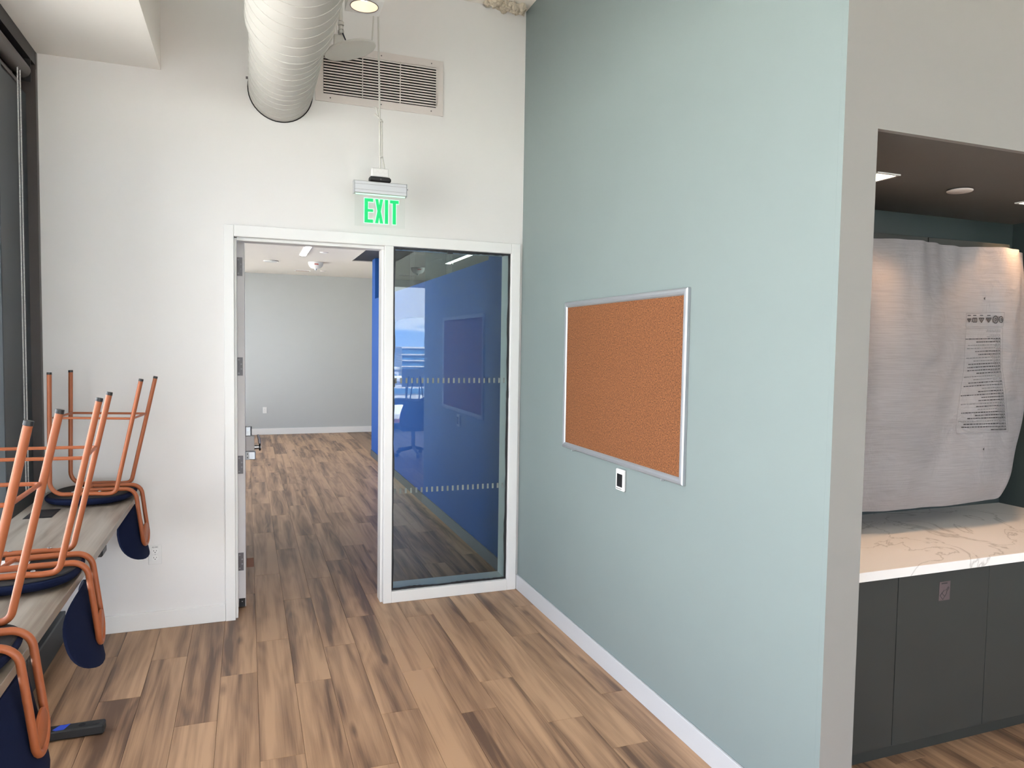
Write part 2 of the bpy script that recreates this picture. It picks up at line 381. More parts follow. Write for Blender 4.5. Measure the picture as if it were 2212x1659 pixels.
S(bx('ceiling_slot', (hx0+.001, hx1+.119, hy0+.001, hy1-.001, ZF+.012, ZF+.05), 'navydark'), 'dark navy recessed slot in the ceiling over the blue wall', 'ceiling')
board('baseboard_blue', (XG-.012, XG-.0003, TW+.02, 6.35, 0, .10), 'darkbase', 'charcoal baseboard along the blue wall')
board('baseboard_far', (-1.07, 4.19, YF-.014, YF-.0003, 0, .115), 'trim', 'white baseboard at the far grey wall')
w = thing('window_clerestory', 'frameless glass clerestory above the blue partition', 'window', (XG+.06, .75, 2.40), kind='structure')
ys = [.75, 2.24, 3.94, 6.08]
for a, c_ in zip(ys, ys[1:]): bx('pane', (XG+.054, XG+.066, a+.002, c_-.002, 2.402, ZF-.002), 'wglass', w)
# window wall of the far room (outside the view: lets the daylight in)
w = thing('window_far', 'tall window beside the next room', 'window', (-1.15, .8, 0), kind='structure')
bx('frame', (-1.2, -1.1, .17, 2.4, 0, ZF), 'slate', w); bx('frame', (-1.2, -1.1, 9.2, 9.4, 0, ZF), 'slate', w)  # first frame is widened into an unseen opaque panel to cut daylight
for y in (5.0, 7.1): bx('mullion', (-1.19, -1.11, y-.03, y+.03, .15, ZF), 'slate', w)
bx('sill', (-1.2, -1.1, 2.4, 9.2, 0, .15), 'slate', w)
for a, c_ in zip((2.4, 5.03, 7.13), (4.97, 7.07, 9.2)): bx('pane', (-1.155, -1.147, a, c_, .15, ZF), 'wglass', w)

# things on the far ceiling and wall
def ceilz(px, py): return PX(px, py, 2, ZF)
p = ceilz(663, 537)
t = thing('linear_light', 'slim lit linear ceiling light in the next room', 'light', (p.x, p.y, ZF-.012))
bx('housing', (p.x-.05, p.x+.05, 4.6, 6.2, ZF-.012, ZF-.0005), 'plasticw', t); bx('diffuser', (p.x-.035, p.x+.035, 4.62, 6.18, ZF-.016, ZF-.0125), 'led', t)
t = thing('round_ceiling_plate', 'flat white round cover plate on the next room ceiling', 'cover plate', (.36, 7.19, ZF))
obj('plate', lathe(BM(), [(.115, -.014), (.115, -.006), (.105, -.0005)], (.36, 7.19, ZF)), 'plasticw', t, True); obj('gasket', lathe(BM(), [(.09, -.018), (.09, -.0145)], (.36, 7.19, ZF)), 'greywall', t)
t = thing('smoke_detector', 'domed white smoke detector on the next room ceiling', 'detector', (1.03, 7.1, ZF))
obj('dome', lathe(BM(), [(.04, -.10), (.075, -.088), (.10, -.06), (.115, -.025), (.115, -.0005)], (1.03, 7.1, ZF)), 'plasticw', t, True)
obj('sensor_tip', lathe(BM(), [(.008, -.125), (.02, -.11), (.02, -.101)], (1.03, 7.1, ZF)), 'alu', t, True)
obj('red_band', box(BM(), 1.0, 1.06, 6.979, 6.984, ZF-.045, ZF-.03), mat('red_print', (.5, .05, .03)), t)
t = thing('ceiling_speaker', 'small flat round speaker on the next room ceiling', 'speaker', (1.024, 5.744, ZF))
obj('ring', lathe(BM(), [(.055, -.008), (.06, -.0005)], (1.024, 5.744, ZF)), 'grille', t); obj('mesh', lathe(BM(), [(.045, -.011), (.045, -.0085)], (1.024, 5.744, ZF)), 'plasticw', t)
t = thing('air_slot', 'narrow slot air outlet in the next room ceiling', 'vent', (.92, 8.48, ZF))
bx('frame', (.79, 1.06, 8.44, 8.52, ZF-.012, ZF-.0005), 'trim', t); bx('slot', (.81, 1.04, 8.46, 8.50, ZF-.014, ZF-.0125), 'wedge', t)
t = thing('sprinkler_cap', 'tiny round sprinkler cap on the next room ceiling', 'sprinkler', (1.27, 8.4, ZF))
obj('cap', lathe(BM(), [(.05, -.01), (.055, -.0005)], (1.27, 8.4, ZF)), 'grille', t); obj('gap_ring', lathe(BM(), [(.035, -.014), (.035, -.0105)], (1.27, 8.4, ZF)), 'plasticw', t)

def outlet(cx, cy, cz, label, detail=True, s=1.0):
    t = thing('wall_outlet', label, 'outlet', (cx, cy, cz-.058))
    bx('cover_plate', (cx-.036*s, cx+.036*s, cy-.006, cy-.0004, cz-.058*s, cz+.058*s), 'plasticw', t, .002)
    for dz in (.0215, -.0195):
        f = obj('receptacle', prism(BM(), [(cx+.017*math.copysign(abs(math.cos(a))**.6, math.cos(a)), cz+dz+.0145*math.copysign(abs(math.sin(a))**.6, math.sin(a))) for a in [2*PI*k/20 for k in range(20)]], 1, cy-.0085, cy-.0061), 'trim', t)
        if detail:
            sl = BM(); box(sl, cx-.0085, cx-.006, cy-.0092, cy-.0086, cz+dz-.001, cz+dz+.007); box(sl, cx+.006, cx+.0085, cy-.0092, cy-.0086, cz+dz, cz+dz+.006); cyl(sl, (cx, cy-.0092, cz+dz-.007), (cx, cy-.0086, cz+dz-.007), .0028, 10)
            obj('slots', sl, 'black', f)
    obj('screw', cyl(BM(), (cx, cy-.0075, cz+.001), (cx, cy-.0061, cz+.001), .003, 10), 'steel', t)
    return t
o = outlet(-.5165, 0, .449, 'white duplex outlet low on the white wall beside the desk')
def text3d(name, s, size, loc, rot, m, parent, depth=.0003, extrude=True):
    cu = bpy.data.curves.new(name, 'FONT'); cu.body = s; cu.size = size; cu.align_x = 'CENTER'; cu.align_y = 'CENTER'; cu.extrude = depth
    tmp = bpy.data.objects.new('tmp', cu); C.objects.link(tmp)
    dg = bpy.context.evaluated_depsgraph_get(); me = bpy.data.meshes.new_from_object(tmp.evaluated_get(dg)); bpy.data.objects.remove(tmp)
    o = bpy.data.objects.new(name, me); me.materials.clear(); me.materials.append(MT[m]); C.objects.link(o)
    off = Vector((0, 0, 0)); p = parent
    while p is not None: off += p.location; p = p.parent
    o.parent = parent; o.location = Vector(loc)-off; o.rotation_euler = rot; return o
text3d('lettering', 'A2-20C', .0105, (-.5165, -.0066, .449+.045), (PI/2, 0, 0), 'print', o)
outlet(.311, YF, .459, 'small white outlet on the far grey wall of the next room')

# ------------------------------------------------------------------ door frame, door and sidelight
FY0, FY1 = -.016, .19
d1 = thing('door_1', 'white framed doorway with its door swung open into the next room', 'door', (.35, 0, 0), kind='structure')
def part(name, dims, m, par, bevel=0): return bx(name, dims, m, par, bevel)
part('jamb', (-.128, -.071, FY0, FY1, 0, 2.427), 'trim', d1, .002)
part('stop', (-.071, -.056, .02, .125, 0, 2.352), 'trim', d1, .002)
part('head', (-.0705, 1.7145, FY0, FY1, 2.358, 2.427), 'trim', d1, .002)
part('head_stop', (-.0555, .8415, .02, .125, 2.338, 2.3575), 'trim', d1, .002)
part('mullion', (.842, .897, FY0, FY1, 0, 2.3575), 'trim', d1, .002)
part('stop', (.826, .8415, .02, .125, 0, 2.3375), 'trim', d1, .002)
part('jamb', (1.715, 1.779, FY0, FY1, 0, 2.427), 'trim', d1, .002)
part('sill', (.8975, 1.7145, FY0, FY1, 0, .075), 'trim', d1, .002)
# the leaf, opened square into the next room
LX0, LX1, LY0, LY1 = -.057, -.012, .185, 1.04
leaf = part('door_leaf', (LX0, LX1, LY0, LY1, .066, 2.374), 'door', d1, .0015)
bs = part('bottom_sweep', (LX0+.005, LX1-.005, LY0+.004, LY1-.004, .010, .0655), 'black', leaf)
part('sweep_plate', (LX0, LX0+.003, LY0, LY1, .012, .0655), 'alu', leaf); part('sweep_plate', (LX1-.003, LX1, LY0, LY1, .012, .0655), 'alu', leaf)
obj('sweep_screw', cyl(BM(), (-.034, LY0+.001, .045), (-.034, LY0+.004, .045), .003, 10), 'steel', bs)
for zc in (2.196, 1.566, .937, .308):
    h = part('hinge', (-.061, -.024, LY0-.0025, LY0-.0003, zc-.058, zc+.058), 'dksteel', leaf)
    for dx, dz in ((-.048, .043), (-.033, .015), (-.033, -.015), (-.048, -.043)):
        obj('screw', tube(BM(), [Vector((dx+.0036*math.cos(a), LY0-.003, zc+dz+.0036*math.sin(a))) for a in [2*PI*k/12 for k in range(12)]], .0009, 5, True), 'steel', h)
    obj('knuckle', cyl(BM(), (-.066, LY0-.004, zc-.058), (-.066, LY0-.004, zc+.058), .006, 10), 'dksteel', h)
# exit device and lever near the free edge
LK = leaf
hs = part('lock_housing', (LX1+.0003, .026, .93, .985, 1.028, 1.098), 'steel', LK, .004)
obj('cylinder', cyl(BM(), (.006, .922, 1.075), (.006, .9295, 1.075), .011, 16), 'alu', hs); part('housing_edge', (.0265, .032, .932, .983, 1.03, 1.096), 'black', hs, .002)
part('lock_body', (LX1+.0003, .05, .945, .99, .913, 1.0275), 'grille', LK, .004)
ep = part('end_block', (LX1+.0003, .058, .93, .99, .850, .9125), 'alu', LK, .005)
ep2 = part('end_plate', (-.0105, .014, .927, .9295, .852, .911), 'plasticw', ep)
for z in (.868, .895): obj('screw', cyl(BM(), (.002, .925, z), (.002, .9268, z), .004, 10), 'black', ep2)
lv = obj('lever', cyl(BM(), (.0505, .965, .94), (.082, .965, .94), .017, 16), 'steel', LK, True)
obj('lever_rose', cyl(BM(), (.0825, .965, .94), (.093, .965, .94), .028, 20), 'black', lv); obj('lever_cap', cyl(BM(), (.0935, .965, .94), (.097, .965, .94), .024, 20), 'steel', lv)
obj('lever_grip', tube(BM(), [(.088, .965, .965), (.083, .962, 1.0), (.074, .955, 1.035)], [.009, .009, .007], 10), 'steel', lv, True)
obj('closer_arm', tube(BM(), [(-.010, .30, 2.372), (.07, .24, 2.378), (.15, .20, 2.384)], .008, 8), 'blackm', leaf)
tag(obj('door_wedge', prism(BM(), [(1.08, 0), (1.20, 0), (1.20, .035)], 0, -.008, .045), 'wedge'), 'small reddish wooden wedge on the floor at the open door', 'door wedge')

# sidelight
w1 = thing('window_1', 'tall clear sidelight pane beside the open door', 'window', (1.3, .02, .08), kind='structure')
GX0, GX1, GZ0, GZ1 = .8985, 1.7135, .0765, 2.3565
part('pane', (GX0+.006, GX1-.006, .018, .026, GZ0+.006, GZ1-.006), 'pane', w1)
def gasket(ax, fixed, a, b, sgn):
    bm = BM(); n = 46; prev = None
    for k in range(n+1):
        s = a+(b-a)*k/n; wd = .012+.006*noise.noise(Vector((s*6, fixed*9, 2)))+.003*random.random(); y0 = .008+.004*random.random()
        if ax == 0: q = [(s, y0, fixed), (s, y0, fixed+sgn*wd), (s, .0175, fixed+sgn*wd), (s, .0175, fixed)]
        else: q = [(fixed, y0, s), (fixed+sgn*wd, y0, s), (fixed+sgn*wd, .0175, s), (fixed, .0175, s)]
        ring = [bm.verts.new(p) for p in q]
        if prev:
            for j in range(4): bm.faces.new((prev[j], prev[(j+1) % 4], ring[(j+1) % 4], ring[j]))
        prev = ring
    return obj('gasket', bm, 'black', w1)
gasket(0, GZ0, GX0, GX1, 1); gasket(0, GZ1, GX0, GX1, -1); gasket(2, GX0, GZ0, GZ1, 1) if False else None
gasket(1, GX0, GZ0, GZ1, 1); gasket(1, GX1, GZ0, GZ1, -1)
cb_ = part('setting_clip', (1.265, 1.30, .004, .0172, GZ1-.022, GZ1-.001), 'black', w1)
part('setting_clip', (GX0+.001, GX0+.016, .004, .0172, 1.44, 1.49), 'black', w1); part('setting_clip', (GX1-.014, GX1-.001, .004, .0172, 1.36, 1.41), 'black', w1)
db = box(BM(), -.0065, .0065, -.0006, 0, -.0175, .0175); dm = bpy.data.meshes.new('glazing_dot'); db.to_mesh(dm); db.free(); dm.materials.append(MT['film'])
for zz in (1.482, .744):
    for k in range(22):
        o = bpy.data.objects.new('glazing_dot', dm); o.parent = w1; C.objects.link(o)
        o.location = Vector((.922+.0362*k, .0178, zz))-w1.location

# ------------------------------------------------------------------ curtain wall on the left
w2 = thing('window_2', 'dark slate framed window wall beside the desk', 'window', (-1.12, -.3, 0), kind='structure')
part('jamb_panel', (-1.2, -1.12, -.50, -.032, .163, 3.05), 'slate', w2)
part('frame_post', (-1.2, -1.071, -.0305, -.0008, .0, ZS-.002), 'bronze', w2, .002)
part('frame_rib', (-1.085, -1.0715, -.0385, -.0312, .16, ZS-.1), 'bronze', w2)
part('mullion', (-1.2, -1.105, -.565, -.501, .163, 3.05), 'slate', w2, .003)
part('head', (-1.2, -1.074, YB, -.0315, ZS-.075, ZS-.001), 'black', w2)
part('fascia', (-1.2, -1.16, YB, -.0325, 3.0505, ZS-.0755), 'bronze', w2)
for y in (-2.5, -4.3, -6.1, -7.9): part('mullion', (-1.2, -1.11, y-.03, y+.03, .16, 3.03), 'slate', w2)
for a, c_ in zip((-2.47, -4.27, -6.07, -7.87, YB), (-.566, -2.53, -4.33, -6.13, -7.93)): part('pane', (-1.165, -1.157, c_ if c_ < a else a, a if c_ < a else c_, .16, 3.03), 'wglass', w2)
part('curb', (-1.2, -.985, YB, -.0005, 0, .146), 'darkbase', w2); part('ledge', (-1.2, -.983, YB, -.0008, .1462, .162), 'slate', w2, .002)
t = thing('roller_blind', 'dark rolled up blind with two bead chains above the desk', 'blind', (-1.075, -.12, 3.12))
obj('roller_tube', cyl(BM(), (-1.112, -.13, 3.145), (-1.112, YB+.3, 3.145), .040, 20), 'bronze', t, True)
part('bracket', (-1.155, -1.073, -.128, -.122, 3.09, 3.2085), 'black', t)
part('hem_bar', (-1.119, -1.112, YB+.3, -.15, 3.052, 3.07), 'bronze', t)
def chain(y):
    bm = BM(); z = 3.11; k = 0
    while z > .90:
        r = bmesh.ops.create_icosphere(bm, subdivisions=1, radius=.0042)
        for v in r['verts']: v.co += Vector((-1.095, y+.0, z))
        z -= .0078
    tube(bm, [(-1.095, y, 3.11), (-1.095, y, .9)], .0012, 5)
    return obj('bead_chain', bm, 'plasticw', t, True)
chain(-.235); chain(-.28)

# ------------------------------------------------------------------ desk
DZ = .862
dk = thing('desk', 'long oak topped standing desk under the dark window frame', 'desk', (-.82, -1.2, 0))
part('desktop', (-1.055, -.575, -3.75, -.03, DZ-.03, DZ), 'desk', dk, .0015)
for y in (-1.185, -3.3):
    ft = part('foot', (-1.06, -.592, y-.031, y+.031, .004, .045), 'blackm', dk, .006)
    cl = part('column', (-.95, -.87, y-.03, y+.03, .0455, DZ-.09), 'blackm', dk, .003)
    part('bracket', (-1.0, -.63, y-.03, y+.03, DZ-.0895, DZ-.0305), 'blackm', dk)
    for x in (-.68, -.625):
        obj('foot_cap' if x > -.65 else 'bolt_hole', cyl(BM(), (x, y, .0452), (x, y, .0465 if x > -.65 else .0458), .014, 20), 'black' if x > -.65 else 'dark', ft)
    if y > -2:
        obj('tape', prism(BM(), [(-.79, y-.012), (-.765, y+.024), (-.75, y+.02), (-.728, y+.026), (-.745, y-.022), (-.775, y-.024)], 2, .0452, .0458), 'tape', ft)
part('beam', (-.93, -.89, -3.27, -1.216, DZ-.085, DZ-.045), 'blackm', dk)
part('control_switch', (-.64, -.577, -1.27, -1.17, DZ-.062, DZ-.0305), 'black', dk, .005)
pb = thing('desk_power_box', 'black flip lid power box set in the desktop beside the inverted stool', 'power box', (-.945, -.62, DZ))
part('frame', (-1.005, -.885, -.71, -.52, DZ+.0003, DZ+.002), 'blackm', pb, .0005); part('lid', (-.998, -.892, -.702, -.565, DZ+.0022, DZ+.004), 'black', pb, .0006); part('lid', (-.998, -.892, -.562, -.528, DZ+.0022, DZ+.004), 'black', pb, .0006)

# ------------------------------------------------------------------ stools, upside down on the desk
def superell(a, b, n, k, p=2.6):
    t_ = 2*PI*k/n; c_, s_ = math.cos(t_), math.sin(t_)
    return a*math.copysign(abs(c_)**(2/p), c_), b*math.copysign(abs(s_)**(2/p), s_)
def make_stool():
    root = thing('counter_stool', '', 'stool', (0, 0, 0))
    # seat pad: dished cushion lying on the desk, black underside facing up
    n = 56; bm = BM(); rings = []
    def dz(x, y, edge): return .010*edge**3
    for f, h in ((.0, .0), (.55, .0), (.86, .0015), (.95, .006), (.99, .014), (1.0, .022), (.985, .030), (.955, .034)):
        ring = []
        for k in range(n):
            x, y = superell(.205, .218, n, k); x *= f; y *= f
            if x < 0: x *= 1.02
            ring.append(bm.verts.new((x-.0, y, h+.012*f**4)))
        rings.append(ring)
    for A, B in zip(rings[1:], rings[2:]):
        for k in range(n): bm.faces.new((A[k], A[(k+1) % n], B[(k+1) % n], B[k]))
    bm.faces.new(rings[1][::-1]); bm.faces.new(rings[-1])
    for v in rings[0]: bm.verts.remove(v)
    seat = obj('seat', bm, 'navy', root, True)
    bm = BM()
    A = [bm.verts.new((superell(.194, .207, n, k)[0], superell(.194, .207, n, k)[1], .0462)) for k in range(n)]
    Bq = [bm.verts.new((superell(.188, .201, n, k)[0], superell(.188, .201, n, k)[1], .0490)) for k in range(n)]
    for k in range(n): bm.faces.new((A[k], A[(k+1) % n], Bq[(k+1) % n], Bq[k]))
    bm.faces.new(A[::-1]); bm.faces.new(Bq)
    und = obj('underside', bm, 'padblack', seat)
    bx('care_label', (-.09, .03, -.105, .105, .0492, .0496), 'paper', seat)
    LZ = .0605
    for s in (-1, 1):
        y = .150*s
        path = fillet([(-.147, y*1.02, .678), (-.156, y, LZ), (-.02, y, LZ), (.055, y, LZ), (.10, y, LZ-.004), (.150, y, LZ), (.278, y*1.04, .646)], [0, .075, .0, .0, .0, .075, 0], 8)
        fr = obj('side_frame', tube(BM(), path, .0108, 12), 'orange', root, True)
        for x0, z0, x1, z1, yy in ((-.147, .6783, -.147, .690, y*1.02), (.278, .6463, .2805, .658, y*1.04)):
            obj('foot_cap', tube(BM(), [(x0, yy, z0), (x1, yy, z1)], [.0118, .0112], 12), 'black', fr, True)
        for x in (-.05, .075):
            obj('rivet', lathe(BM(), [(.0005, .0145), (.005, .0135), (.0075, .0112), (.0075, .0100)], (x, y, LZ)), 'steel', fr, True)
    # foot ring
    fx, rx, rz = -.139, .232, .455
    ring = fillet([(fx+.1, -.141, rz), (rx, -.141, rz-.006), (rx, .141, rz-.006), (fx, .141, rz), (fx, -.141, rz), (fx+.0999, -.141, rz)], [0, .016, .016, .016, .016, 0], 5)
    obj('foot_ring', tube(BM(), ring, .0062, 10), 'orange', root, True)
    # back loop : two tubes that leave the seat, bend down over the desk edge and join in a U
    def loopside(s): return [(-.045, .060*s, LZ+.002), (.221, .060*s, LZ+.002), (.253, .058*s, -.195)]
    a = fillet(loopside(-1), [0, .055, 0], 8); c_ = fillet(loopside(1), [0, .055, 0], 8)
    u = [Vector((.253+.004*math.sin(PI*k/12), -.058*math.cos(PI*k/12), -.195-.062*math.sin(PI*k/12))) for k in range(1, 12)]
    lp = obj('back_loop', tube(BM(), a+u+c_[::-1], .0108, 12), 'orange', root, True)
    obj('cross_bar', cyl(BM(), (-.043, -.060, LZ+.002), (-.015, .060, LZ+.002), .0075, 10), 'orange', lp, True)
    dsc = obj('mount_disc', lathe(BM(), [(.050, -.004), (.0525, -.002), (.0525, .004), (.050, .006)], (.255, 0, -.192), 0, 36), 'orange', root, True)
    # back pad, curved round the sitter
    bm = BM(); nu, nv = 40, 10; front, back = [], []
    def P(r, th, off):
        y, w_ = superell(.198, .146, nu, th, 2.35); y *= r; w_ *= r
        x = .243-1.55*y*y-.20*(w_+.02) + off*(1-.75*r**6)
        return (x, y, -.182+w_)
    def shell(off):
        rr = []
        for j in range(1, nv+1):
            rr.append([bm.verts.new(P(j/nv, k, off)) for k in range(nu)])
        cen = bm.verts.new(P(0, 0, off)); return rr, cen
    f1, c1 = shell(0.0); f2, c2 = shell(-.036)
    for rr, cen, fl_ in ((f1, c1, 1), (f2, c2, -1)):
        for k in range(nu): bm.faces.new((cen, rr[0][k], rr[0][(k+1) % nu])[::fl_])
        for A, B in zip(rr, rr[1:]):
            for k in range(nu): bm.faces.new((A[k], B[k], B[(k+1) % nu], A[(k+1) % nu])[::fl_])
    for k in range(nu): bm.faces.new((f1[-1][k], f2[-1][k], f2[-1][(k+1) % nu], f1[-1][(k+1) % nu]))
    pad = obj('back_pad', bm, 'navy', root, True)
    return root
GR = 'orange framed stools standing upside down on the desk'
st = make_stool()
labels = ['upside down orange stool with navy pads at the wall end of the desk', 'upside down orange stool with navy pads between two others on the desk', 'upside down orange stool with navy pads above the black desk foot with blue tape']
spots = [(-.779, -.315, -.11), (-.767, -1.725, .06), (-.781, -2.47, .0)]
for i, (x, y, a) in enumerate(spots):
    o = st if i == 0 else copy_tree(st)
    o.location = (x, y, DZ+.0005); o.rotation_euler = (0, 0, a); o['label'] = labels[i]; o['group'] = GR


# ------------------------------------------------------------------ duct, speaker disc, pendant lamp, grille, exit sign
def helix(y0, y1, cx, cz, r, pitch, n=20):
    pts = []; turns = abs(y1-y0)/pitch; N = int(turns*n)
    for k in range(N+1):
        a = 2*PI*k/n; pts.append((cx+r*math.cos(a), y0+(y1-y0)*k/N, cz+r*math.sin(a)))
    return pts
dt = thing('spiral_duct', 'large white spiral air duct entering the white wall', 'duct', (.2, -.5, 3.05))
DC = (.2, 3.255)
obj('inner_section', cyl(BM(), (DC[0], -.001, DC[1]), (DC[0], -1.2, DC[1]), .185, 48), 'duct', dt, True)
obj('seam', tube(BM(), helix(-.02, -1.02, DC[0], DC[1], .1853, .082, 36), .0022, 5), 'duct', dt, True)
obj('outer_section', cyl(BM(), (DC[0], -1.02, DC[1]), (DC[0], -4.2, DC[1]), .203, 48), 'duct', dt, True)
obj('seam', tube(BM(), helix(-1.04, -4.2, DC[0], DC[1], .2033, .105, 36), .0026, 5), 'duct', dt, True)
obj('joint_ring', tube(BM(), [(DC[0]+.199*math.cos(2*PI*k/48), -1.024, DC[1]+.199*math.sin(2*PI*k/48)) for k in range(48)], .007, 8, True), 'duct', dt, True)
obj('wall_gap', tube(BM(), [(DC[0]+.188*math.cos(2*PI*k/48), -.003, DC[1]+.188*math.sin(2*PI*k/48)) for k in range(48)], .003, 6, True), 'dark', dt)
for y in (-.08, -.86):
    obj('screw_tab', box(BM(), DC[0]-.199, DC[0]-.186, y-.008, y+.008, DC[1]+.02, DC[1]+.03), 'dksteel', dt)

dsx, dsy, dsz = .57, -.35, 3.425
ds = thing('hanging_sensor_disc', 'tilted white round disc hung on a conduit by the duct', 'sensor', (dsx, dsy, dsz))
tl = Matrix.Rotation(-.27, 3, 'Y')
bm = lathe(BM(), [(.148, -.006), (.152, -.002), (.152, .004), (.145, .008)], (0, 0, 0), 2, 48)
for v in bm.verts: v.co = tl @ v.co+Vector((dsx, dsy, dsz))
obj('disc', bm, 'hwhite', ds, True)
bx('junction_box', (dsx-.085, dsx-.03, dsy+.05, dsy+.09, dsz+.03, dsz+.10), 'hwhite', ds, .003)
cdt = obj('conduit', tube(BM(), [(dsx-.06, dsy+.07, 3.985), (dsx-.045, dsy+.07, dsz+.185)], .013, 12), 'hwhite', ds, True)
for z, r in ((dsz+.18, .018), (dsz+.155, .015), (dsz+.13, .018)): obj('coupling', cyl(BM(), (dsx-.045, dsy+.07, z), (dsx-.044, dsy+.07, z-.018), r, 14), 'hwhite', cdt, True)
obj('coupling', cyl(BM(), (dsx-.044, dsy+.07, dsz+.16), (dsx-.04, dsy+.07, dsz+.101), .009, 10), 'hwhite', cdt, True)
obj('cable', tube(BM(), fillet([(dsx-.036, dsy+.05, dsz+.11), (dsx-.02, dsy+.03, dsz+.06), (dsx+.01, dsy, dsz+.01)], [0, .03, 0]), .004, 6), 'navydark', ds)
obj('hanger_wire', cyl(BM(), (dsx-.075, dsy+.05, 3.99), (dsx-.07, dsy+.05, dsz+.10), .003, 6), 'hwhite', ds)
obj('support_rod', cyl(BM(), (dsx+.155, dsy, 3.99), (dsx+.125, dsy, dsz+.035), .0045, 8), 'hwhite', ds)

def pendant(x, y, z, label, group='square pendant lamps under the deck', power=38):
    t = thing('pendant_lamp', label, 'lamp', (x, y, z), group)
    s = .08; bm = BM()
    # square housing with a round opening: walls, bottom ring
    box(bm, -s, s, -s, s, .10, .135); 
    n = 32; sq = []
    for k in range(n):
        a = 2*PI*k/n+PI/4; c_, s_ = math.cos(a), math.sin(a); m_ = max(abs(c_), abs(s_)); sq.append((s*c_/m_, s*s_/m_))
    A = [bm.verts.new((u, v, 0)) for u, v in sq]; B = [bm.verts.new((.065*math.cos(2*PI*k/n+PI/4), .065*math.sin(2*PI*k/n+PI/4), 0)) for k in range(n)]
    T = [bm.verts.new((u, v, .10)) for u, v in sq]
    for k in range(n):
        j = (k+1) % n; bm.faces.new((A[k], A[j], B[j], B[k])); bm.faces.new((A[k], T[k], T[j], A[j]))
    for v in bm.verts: v.co += Vector((x, y, z))
    obj('housing', bm, 'plasticw', t)
    bm = BM(); rr = []
    for r, h in ((.065, .0005), (.061, .02), (.049, .05), (.032, .07)):
        rr.append([bm.verts.new((x+r*math.cos(2*PI*k/n), y+r*math.sin(2*PI*k/n), z+h)) for k in range(n)])
    for P_, Q_ in zip(rr, rr[1:]):
        for k in range(n): bm.faces.new((P_[k], P_[(k+1) % n], Q_[(k+1) % n], Q_[k]))
    obj('reflector', bm, 'warmref', t, True)
    obj('bulb', cyl(BM(), (x, y, z+.0455), (x, y, z+.0475), .047, 24), 'lamp', t)
    obj('rim', tube(BM(), [(x+.0645*math.cos(2*PI*k/n), y+.0645*math.sin(2*PI*k/n), z-.0005) for k in range(n)], .002, 6, True), 'dksteel', t)
    obj('stem', cyl(BM(), (x, y, z+.1355), (x, y, ZC-.001), .006, 8), 'plasticw', t)
    l = bpy.data.lights.new('lamp_light', 'SPOT'); l.energy = power; l.color = (1, .84, .68); l.spot_size = 1.45; l.spot_blend = .6; l.shadow_soft_size = .03
    lo = bpy.data.objects.new('lamp_light', l); C.objects.link(lo); lo.parent = t; lo.location = (0, 0, .04)
    return t
pendant(.523, -1.2, 3.30, 'small white square pendant lamp in front of the hanging disc')
for x, y, lb in ((.523, -2.7, 'unseen square pendant lamp added for light in line with the one by the duct'), (.95, -5.4, 'unseen square pendant lamp added for light over the open floor behind the desk'), (2.2, -5.4, 'unseen square pendant lamp added for light over the swivel chair'), (2.8, -7.5, 'unseen square pendant lamp added for light over the rear meeting table')): pendant(x, y, 3.28, lb, power=38 if y > -3 else 20)  # unseen extra lamps, added for the warm light they give

# grille
gx0, gx1, gz0, gz1 = .405, 1.219, 3.227, 3.58
gt = thing('air_grille', 'wide louvred return air grille high on the white wall', 'vent', (.81, 0, gz0))
bm = BM(); fw = .048
box(bm, gx0, gx1, -.008, -.0004, gz0, gz0+fw); box(bm, gx0, gx1, -.008, -.0004, gz1-fw, gz1); box(bm, gx0, gx0+fw, -.008, -.0004, gz0+fw, gz1-fw); box(bm, gx1-fw, gx1, -.008, -.0004, gz0+fw, gz1-fw)
gf = obj('frame', bm, 'grille', gt)
bx('cavity', (gx0+fw, gx1-fw, -.0022, -.0004, gz0+fw, gz1-fw), 'dark', gt)
nsl = 15; pitch = (gz1-gz0-2*fw)/nsl
sb = prism(BM(), [(-.0215, -.0065), (-.0205, -.0070), (-.0060, .0005), (-.0050, .0050), (-.0195, .0022), (-.0215, .0018)], 0, gx0+fw+.001, gx1-fw-.001)
sl0 = obj('slat', sb, 'grille', gt)
sl0.location = (0, 0, fw+pitch*.5+0)
for v in sl0.data.vertices: v.co.z += gt.location.z
base = sl0.location.copy()
for k in range(1, nsl): share('slat', sl0, gt, base+Vector((0, 0, pitch*k)))
for x in (gx0+fw+.24, gx0+fw+.48): bx('divider', (x-.002, x+.002, -.0215, -.0025, gz0+fw, gz1-fw), 'grille', gt)
for x in (gx0+.09, (gx0+gx1)/2, gx1-.08):
    for z in (gz0+fw/2, gz1-fw/2): obj('screw', cyl(BM(), (x, -.0095, z), (x, -.0083, z), .004, 10), 'dksteel', gf)

# exit sign
ey = -.22
es = thing('exit_sign', 'clear edge lit panel with green EXIT letters over the doorway', 'exit sign', (.77, ey, 2.44))
EX0, EX1 = .609, .934
bx('housing', (EX0+.003, EX1-.003, ey-.028, ey+.028, 2.634, 2.708), 'alu', es, .003)
for z in (2.655, 2.688): bx('housing_groove', (EX0+.004, EX1-.004, ey-.0286, ey-.0282, z, z+.0012), 'dksteel', es)
for a, c_ in ((EX0, EX0+.0027), (EX1-.0027, EX1)): bx('end_cap', (a, c_, ey-.029, ey+.029, 2.632, 2.710), 'alu', es)
obj('test_button', cyl(BM(), (EX1+.0002, ey, 2.682), (EX1+.008, ey, 2.682), .005, 12), 'black', es)
bx('canopy', (.702, .836, ey-.024, ey+.024, 2.7085, 2.742), 'black', es, .010)
obj('canopy_screw', cyl(BM(), (.771, ey-.0262, 2.725), (.771, ey-.0243, 2.725), .005, 12), 'dksteel', es)
jb = bx('junction_box', (.717, .819, ey-.022, ey+.022, 2.7425, 2.792), 'plasticw', es, .003)
